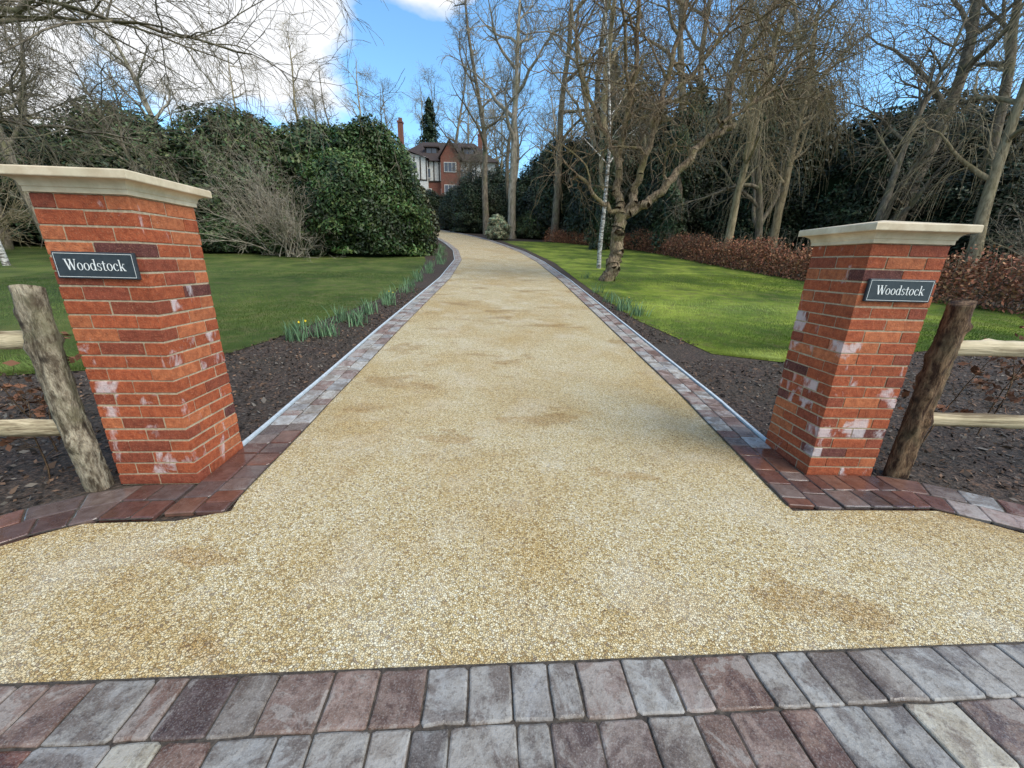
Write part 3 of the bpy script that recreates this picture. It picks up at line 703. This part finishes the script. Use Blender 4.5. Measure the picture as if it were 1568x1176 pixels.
def hedge(path,w,H,n,seed):
    R=np.random.default_rng(seed); P=np.array(path,float); seg=np.linalg.norm(np.diff(P,axis=0),axis=1);cum=np.concatenate([[0],np.cumsum(seg)])
    t=R.uniform(0,cum[-1],n); x=np.interp(t,cum,P[:,0]);y=np.interp(t,cum,P[:,1])
    hh=H*(.75+.25*np.sin(t*1.9)*np.sin(t*.7+1)+R.uniform(-.1,.3,n))*(1+.35*np.exp(-t/5)); a=R.uniform(0,math.pi,n)
    rr=np.sqrt(R.uniform(.3,1,n))
    X=x+np.cos(a)*w*rr; Y=y+R.normal(0,.25,n); Z=hz(Y)+np.abs(np.sin(a))*hh*rr+.03
    N=R.normal(size=(n,3)); N/=np.linalg.norm(N,axis=1)[:,None]
    pal=np.array([(.38,.15,.09),(.30,.12,.07),(.48,.25,.13),(.16,.09,.055)])
    c=pal[R.integers(0,4,n)]*R.uniform(.6,1.25,n)[:,None]
    V,F,C=leafmesh(np.stack([X,Y,Z],1),N,R.uniform(.03,.065,n),c,.55,seed)
    e=empty('copper_beech_hedge'); obj('leaves',mesh_np('hl',V,F,C,MAT_DRY),e)
    rr_=random.Random(seed);out=[]
    for i in range(int(cum[-1]*16)):
        tt=rr_.uniform(0,cum[-1]); px=np.interp(tt,cum,P[:,0])+rr_.uniform(-w,w)*.7;py=float(np.interp(tt,cum,P[:,1]))
        branch(out,(px,py,hf(py)),norm((rr_.gauss(0,.25),rr_.gauss(0,.25),1)),H*rr_.uniform(.8,1.4),.012,0,[dict(n=4,w=.1,k=4,tap=.7),dict(n=2,L=.35,r=.006,w=.2)],rr_)
    obj('stems',tmesh('hs',out,MAT_BARK,.006),e)
hedge([(13.5,7.6),(12.2,10.5),(11.3,15),(10.5,21),(9.7,28),(7,33),(3.2,36.5)],.85,1.25,64000,91)

# ---------------------------------------------------------------- daffodils, grass, litter
def blades(P,H,W,cols,bend,seed):
    R=np.random.default_rng(seed); n=len(P); a=R.uniform(0,6.283,n); side=np.stack([np.cos(a),np.sin(a),np.zeros(n)],1)*W[:,None]/2
    b=R.uniform(0,6.283,n); ln=np.stack([np.cos(b),np.sin(b),np.zeros(n)],1)*(H*bend*R.uniform(0,1,n))[:,None]
    up=np.array([0,0,1.])*H[:,None]
    V=np.stack([P-side,P+side,P+side*.8+up*.6+ln*.4,P-side*.8+up*.6+ln*.4,P-side*.15+up+ln,P+side*.15+up+ln],1).reshape(-1,3)
    o=np.arange(n)[:,None]*6; F=np.concatenate([o+np.array([0,1,2,3]),o+np.array([3,2,5,4])])
    return V,F,np.repeat(cols,6,axis=0)
def daffs(name,clumps,seed):
    R=np.random.default_rng(seed); Ps=[]
    for x,y,k,s in clumps:
        p=np.stack([x+R.normal(0,s,k),y+R.normal(0,s,k),np.zeros(k)],1); p[:,2]=hz(p[:,1]); Ps.append(p)
    P=np.concatenate(Ps);n=len(P)
    c=np.array([[.12,.20,.10]])*R.uniform(.5,1.5,n)[:,None]
    V,F,C=blades(P,R.uniform(.14,.32,n),R.uniform(.012,.022,n),c,.7,seed)
    e=empty(name); obj('leaves',mesh_np('dl',V,F,C,MAT_GRASS),e)
    q=P[R.random(n)<.006]; m=len(q)
    if m:
        q=q+np.array([0,0,.27]); N=R.normal(size=(m,3));N/=np.linalg.norm(N,axis=1)[:,None]
        V,F,C=leafmesh(q,N,np.full(m,.02),np.tile([[.7,.5,.03]],(m,1)),.8,seed); obj('buds',mesh_np('db',V,F,C,MAT_DRY),e)
cl=[(-3.25,5.7,80,.09),(-2.95,5.95,70,.08),(-3.05,6.9,75,.09),(-2.70,6.7,60,.08),(-2.85,7.6,50,.08),(-2.72,8.5,50,.08),(-2.95,9.2,45,.09)]
for i in range(18):
    y=10.2+i*1.05; cl.append((DL(y)-.75-random.uniform(0,.45),y,38,.10))
daffs('daffodil_clump',cl,5)
daffs('daffodil_clump',[(2.40,8.6,60,.10),(2.55,8.0,45,.08),(2.35,9.5,35,.09),(2.3,11,25,.08),(2.5,14,25,.08)],6)
def turf(name,fl,fr,y0,y1,n,seed,ca,cb):
    R=np.random.default_rng(seed); y=y0+(y1-y0)*R.uniform(0,1,n)**1.6
    a=np.array([fl(v) for v in y]);b=np.array([fr(v) for v in y]); x=a+(b-a)*R.uniform(0,1,n)
    P=np.stack([x,y,hz(y)+.006],1)
    pt=.5+.5*np.sin(x*1.7+np.sin(y*1.3))*np.sin(y*1.1+x*.4)
    c=np.array([ca])*(1-pt[:,None])+np.array([cb])*pt[:,None]; c*=R.uniform(.6,1.3,n)[:,None]
    V,F,C=blades(P,R.uniform(.015,.04,n),R.uniform(.004,.009,n),c,.9,seed)
    return mesh_np(name,V,F,C,MAT_GRASS)
L1=lambda y:max(-1.4*y-1,-14)
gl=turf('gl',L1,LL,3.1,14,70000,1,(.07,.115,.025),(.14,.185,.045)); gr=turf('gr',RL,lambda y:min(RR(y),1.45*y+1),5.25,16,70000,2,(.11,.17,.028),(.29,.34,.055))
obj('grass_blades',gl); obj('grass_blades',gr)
def litter(n,seed):
    R=np.random.default_rng(seed); P=[]
    while len(P)<n:
        x=R.uniform(-8,9);y=R.uniform(1.7,11)
        if x<0:
            ok=(x<DL(max(y,1.8))-BW-.05) and (x>LL(y)-.1 if y>3 else True) and not(y<2.15 and x>-2.7)
            if y<2.15 and x<-2.6: ok=ok and y>1.95+(x+2.6)*.9
        else:
            ok=(x>DR(max(y,1.8))+BW+.05) and ((x<RL(y)+.1) if y>5.9 else (y<5.2+max(0,x-3.7)*.3)) and not(y<2.45 and x<2.75)
            if y<2.45 and x>2.7: ok=ok and y>2.45-(x-2.7)*.75
        if ok: P.append((x,y,hf(y)+R.uniform(.004,.02)))
    P=np.array(P); N=R.normal(0,.45,(n,3))+np.array([0,0,1]); N/=np.linalg.norm(N,axis=1)[:,None]
    pal=np.array([(.04,.028,.02),(.08,.05,.035),(.13,.08,.05),(.20,.12,.075),(.02,.014,.01),(.16,.135,.11)])
    c=pal[R.integers(0,6,n)]*R.uniform(.6,1.2,n)[:,None]
    big=np.where(R.random(n)<.05,2.2,1.0)
    V,F,C=leafmesh(P,N,R.uniform(.008,.024,n)*big,c,.5,seed); obj('bark_mulch_litter',mesh_np('lit',V,F,C,MAT_DRY))
litter(28000,4)
R_=np.random.default_rng(8); n=900; y=R_.uniform(1.15,9,n)**1.0; x=R_.uniform(-1.5,1.55,n); P=np.stack([x,y,hz(y)+.0145],1); N=R_.normal(0,.3,(n,3))+np.array([0,0,1]); N/=np.linalg.norm(N,axis=1)[:,None]
c=np.array([(.62,.50,.28),(.16,.10,.06),(.75,.68,.5),(.3,.2,.1)])[R_.integers(0,4,n)]
V,F,C=leafmesh(P,N,R_.uniform(.003,.007,n),c,.75,3); obj('loose_gravel',mesh_np('lg',V,F,C,MAT_DRY))
def sapling(x,y,H,seed):
    R=random.Random(seed);out=[]
    branch(out,(0,0,0),(0,0,1),H,.007,0,[dict(n=7,w=.1,k=12,a=(30,60),tap=.6),dict(n=4,L=.3,r=.0035,w=.15,k=3),dict(n=2,L=.1,r=.002,w=.15)],R)
    e=empty('beech_sapling',(x,y,hf(y))); obj('stem',tmesh('st',out,MAT_POST2,.0018),e)
    rr=np.random.default_rng(seed); P=np.array([s[1] for s in out if s[2]<.003]); P=P[rr.random(len(P))<.45]; n=len(P)
    if n:
        N=rr.normal(size=(n,3));N/=np.linalg.norm(N,axis=1)[:,None]
        V,F,C=leafmesh(P,N,rr.uniform(.02,.04,n),np.array([[.22,.10,.055]])*rr.uniform(.4,1.3,n)[:,None],.6,seed); obj('leaves',mesh_np('sl',V,F,C,MAT_DRY),e)
for i,(x,y,H) in enumerate([(-2.95,2.15,.5),(-3.3,2.5,.6),(-3.8,2.9,.7),(3.15,2.75,.75),(3.5,3.0,.8),(4.2,3.2,.8),(4.8,3.6,.8),(3.0,3.4,.6),(5.6,4,.8)]): sapling(x,y,H,100+i)

# ---------------------------------------------------------------- houses
MAT_TILE=simple('clay_roof_tile',(.03,.023,.022),(.075,.052,.045),6,.8,.3,.5,.05)
MAT_RENDER=simple('white_render',(.50,.49,.46),(.68,.67,.63),3)
MAT_TIMBER=simple('dark_timber',(.02,.015,.012),(.05,.04,.03),8)
MAT_HB=simple('house_brick',(.13,.055,.04),(.23,.09,.06),5)
g=G('window_glass'); g.col((.05,.07,.10)).rough(.08,.6); MAT_GLASS=g.m
def bx(V,F,FM,x0,x1,y0,y1,z0,z1,m):
    o=len(V); V.extend([(x0,y0,z0),(x1,y0,z0),(x1,y1,z0),(x0,y1,z0),(x0,y0,z1),(x1,y0,z1),(x1,y1,z1),(x0,y1,z1)])
    F.extend([(o,o+1,o+5,o+4),(o+1,o+2,o+6,o+5),(o+2,o+3,o+7,o+6),(o+3,o,o+4,o+7),(o+4,o+5,o+6,o+7),(o+3,o+2,o+1,o)]); FM.extend([m]*6)
def house(name,x,y,W,D,He,Hr,parts,rot=0,tf=True):
    e=empty(name,(x,y,hf(y)-.3)); e.rotation_euler=(0,0,rot)
    mats=[MAT_RENDER,MAT_TILE,MAT_TIMBER,MAT_GLASS,MAT_HB]
    def mk(n,fn):
        V=[];F=[];FM=[]; fn(V,F,FM); obj(n,mesh_py(n,V,F,mats=mats,fm=FM),e)
    mk('walls',lambda V,F,M:(bx(V,F,M,-W/2,W/2,0,D,0,He*.6,4),bx(V,F,M,-W/2-.05,W/2+.05,-.05,D+.05,He*.6,He,0 if tf else 4)))
    def roof(V,F,M):
        a=.7; V.extend([(-W/2-a,-a,He-.1),(W/2+a,-a,He-.1),(W/2+a,D+a,He-.1),(-W/2-a,D+a,He-.1),(-W/2+D*.42,D/2,Hr),(W/2-D*.42,D/2,Hr)])
        F.extend([(0,1,5,4),(1,2,5),(2,3,4,5),(3,0,4),(3,2,1,0)]); M.extend([1]*5)
    mk('roof',roof)
    if tf:
        def tim(V,F,M):
            for i in range(int(W/.95)):
                xx=-W/2+.4+i*.95; bx(V,F,M,xx-.09,xx+.09,-.12,-.052,He*.6,He,2)
            bx(V,F,M,-W/2-.06,W/2+.06,-.125,-.054,He*.6-.1,He*.6+.15,2)
        mk('timber_frame',tim)
    def win(V,F,M):
        for xx in np.arange(-W/2+2,W/2-1,3.6):
            for z in (He*.66,He*.26):
                bx(V,F,M,xx-.95,xx+.95,-.16,-.05,z,z+1.7,0); 
                for k in range(3): bx(V,F,M,xx-.85+k*.58,xx-.85+k*.58+.5,-.175,-.155,z+.12,z+1.58,3)
    mk('windows',win)
    for p in parts: 
        if p[0]=='chimney':
            _,cx,cy,zt=p
            mk('chimney',lambda V,F,M:(bx(V,F,M,cx-.38,cx+.38,cy-.5,cy+.5,He-1,zt,4),bx(V,F,M,cx-.48,cx+.48,cy-.6,cy+.6,zt,zt+.25,4),bx(V,F,M,cx-.3,cx-.02,cy-.15,cy+.15,zt+.25,zt+.8,4),bx(V,F,M,cx+.05,cx+.33,cy-.15,cy+.15,zt+.25,zt+.8,4)))
        if p[0]=='dormer':
            _,cx,z,dy=p
            mk('dormer',lambda V,F,M:(bx(V,F,M,cx-1.1,cx+1.1,dy,dy+3,z,z+1.3,2),bx(V,F,M,cx-.9,cx-.05,dy-.05,dy+.1,z+.2,z+1.15,3),bx(V,F,M,cx+.05,cx+.9,dy-.05,dy+.1,z+.2,z+1.15,3),bx(V,F,M,cx-1.4,cx+1.4,dy-.4,dy+3.2,z+1.3,z+1.5,1)))
        if p[0]=='gable':
            _,cx,w,zb,zt,dp,wm_,tm=p
            def gb(V,F,M):
                bx(V,F,M,cx-w/2,cx+w/2,-dp,D/2,0,zb,wm_); o=len(V)
                V.extend([(cx-w/2,-dp,zb),(cx+w/2,-dp,zb),(cx,-dp,zt),(cx-w/2-.4,-dp-.5,zb-.3),(cx,-dp-.5,zt+.2),(cx+w/2+.4,-dp-.5,zb-.3),(cx-w/2-.4,D/2,zb-.3),(cx,D/2,zt+.2),(cx+w/2+.4,D/2,zb-.3)])
                F.extend([(o,o+1,o+2),(o+3,o+4,o+7,o+6),(o+4,o+5,o+8,o+7)]); M.extend([0 if tm else 4,1,1])
                for z in (zb-2.4,zb-6.0):
                    bx(V,F,M,cx-1.1,cx+1.1,-dp-.1,-dp+.05,z,z+1.6,0)
                    for k in range(3): bx(V,F,M,cx-1.0+k*.68,cx-.4+k*.68,-dp-.12,-dp-.09,z+.1,z+1.5,3)
                if tm:
                    for k in range(6): 
                        xx=cx-w/2+k*(w-.2)/5; bx(V,F,M,xx,xx+.2,-dp-.07,-dp-.003,zb-3.6,zb,2)
                    bx(V,F,M,cx-w/2,cx+w/2,-dp-.08,-dp-.005,zb-3.8,zb-3.6,2)
            mk('gable_wing',gb)
house('timber_framed_house',-13.2,78,18,10,8.4,12.6,[('chimney',-8.0,1.5,14.6),('chimney',6,5,13.8),('gable',-5.8,5.6,8.8,9.3,.9,0,1),('gable',1.2,3.4,8.8,11.4,1.2,4,0),('dormer',-2.6,9.6,1.6),('dormer',4.2,9.6,1.6)])
house('brick_house',-36,62,16,9,8.6,12.2,[('chimney',-3.2,4.5,14.0),('chimney',4.5,4.5,12.6)],.15,False)

# ---------------------------------------------------------------- sun, sky
az=math.atan2(.80,-.52); el=math.radians(46)
sd=Vector((math.sin(az)*math.cos(el),math.cos(az)*math.cos(el),math.sin(el)))
sl=bpy.data.lights.new('sun','SUN'); sl.energy=3.5; sl.angle=math.radians(40); sl.color=(1,.93,.83)
so=bpy.data.objects.new('sun',sl); so.rotation_euler=sd.to_track_quat('Z','Y').to_euler(); so.location=(10,-10,20); COLL.objects.link(so)
w=bpy.data.worlds.new('World'); scene.world=w; w.use_nodes=True; nt=w.node_tree; bg=nt.nodes['Background']
sky=nt.nodes.new('ShaderNodeTexSky'); sky.sky_type='NISHITA'; sky.sun_disc=False; sky.sun_elevation=el; sky.sun_rotation=az; sky.air_density=1.0; sky.dust_density=.5; sky.ozone_density=2.2
tc=nt.nodes.new('ShaderNodeTexCoord'); no=nt.nodes.new('ShaderNodeTexNoise'); no.inputs['Scale'].default_value=4.2; no.inputs['Detail'].default_value=5; no.inputs['Roughness'].default_value=.55
mp=nt.nodes.new('ShaderNodeMapping'); mp.inputs['Scale'].default_value=(1,1,1.9); nt.links.new(tc.outputs['Generated'],mp.inputs[0]); nt.links.new(mp.outputs[0],no.inputs['Vector'])
def wm(op,a,b):
    x=nt.nodes.new('ShaderNodeMath'); x.operation=op
    for i,v in enumerate((a,b)):
        if hasattr(v,'links'): nt.links.new(v,x.inputs[i])
        else: x.inputs[i].default_value=v
    return x.outputs[0]
def blob(d,r):
    vd=nt.nodes.new('ShaderNodeVectorMath'); vd.operation='DISTANCE'; nt.links.new(tc.outputs['Generated'],vd.inputs[0]); vd.inputs[1].default_value=Vector(d).normalized()
    return wm('MULTIPLY',wm('SUBTRACT',1,wm('DIVIDE',vd.outputs['Value'],r)),.95)
m=wm('MAXIMUM',blob((-.49,.76,.44),.27),wm('MAXIMUM',blob((-.19,.80,.57),.19),wm('MAXIMUM',blob((.05,-.8,.6),.7),blob((-.76,.58,.26),.22))))
m=wm('MAXIMUM',m,-.06)
f=wm('ADD',no.outputs['Fac'],m)
mr=nt.nodes.new('ShaderNodeMapRange'); nt.links.new(f,mr.inputs[0]); mr.inputs[1].default_value=.58; mr.inputs[2].default_value=.76
tint=nt.nodes.new('ShaderNodeMix'); tint.data_type='RGBA'; tint.blend_type='MULTIPLY'; tint.inputs[0].default_value=1; nt.links.new(sky.outputs[0],tint.inputs[6]); tint.inputs[7].default_value=(1.4,1.9,2.0,1)
mx=nt.nodes.new('ShaderNodeMix'); mx.data_type='RGBA'; nt.links.new(mr.outputs[0],mx.inputs[0]); nt.links.new(tint.outputs[2],mx.inputs[6]); mx.inputs[7].default_value=(6.9,7.0,7.2,1)
nt.links.new(mx.outputs[2],bg.inputs[0]); bg.inputs[1].default_value=.15

# ---------------------------------------------------------------- camera
cam=bpy.data.cameras.new('camera'); cam.sensor_width=36; cam.lens=589/1568*36; cam.clip_end=2000; cam.clip_start=.05
co=bpy.data.objects.new('camera',cam); COLL.objects.link(co)
co.matrix_world=Matrix.Translation((0,0,1.4))@Matrix.Rotation(math.radians(72.5),4,'X')@Matrix.Rotation(math.radians(1.5),4,'Z')
scene.camera=co
scene.view_settings.view_transform='Standard'; scene.view_settings.look='None'; scene.view_settings.exposure=0
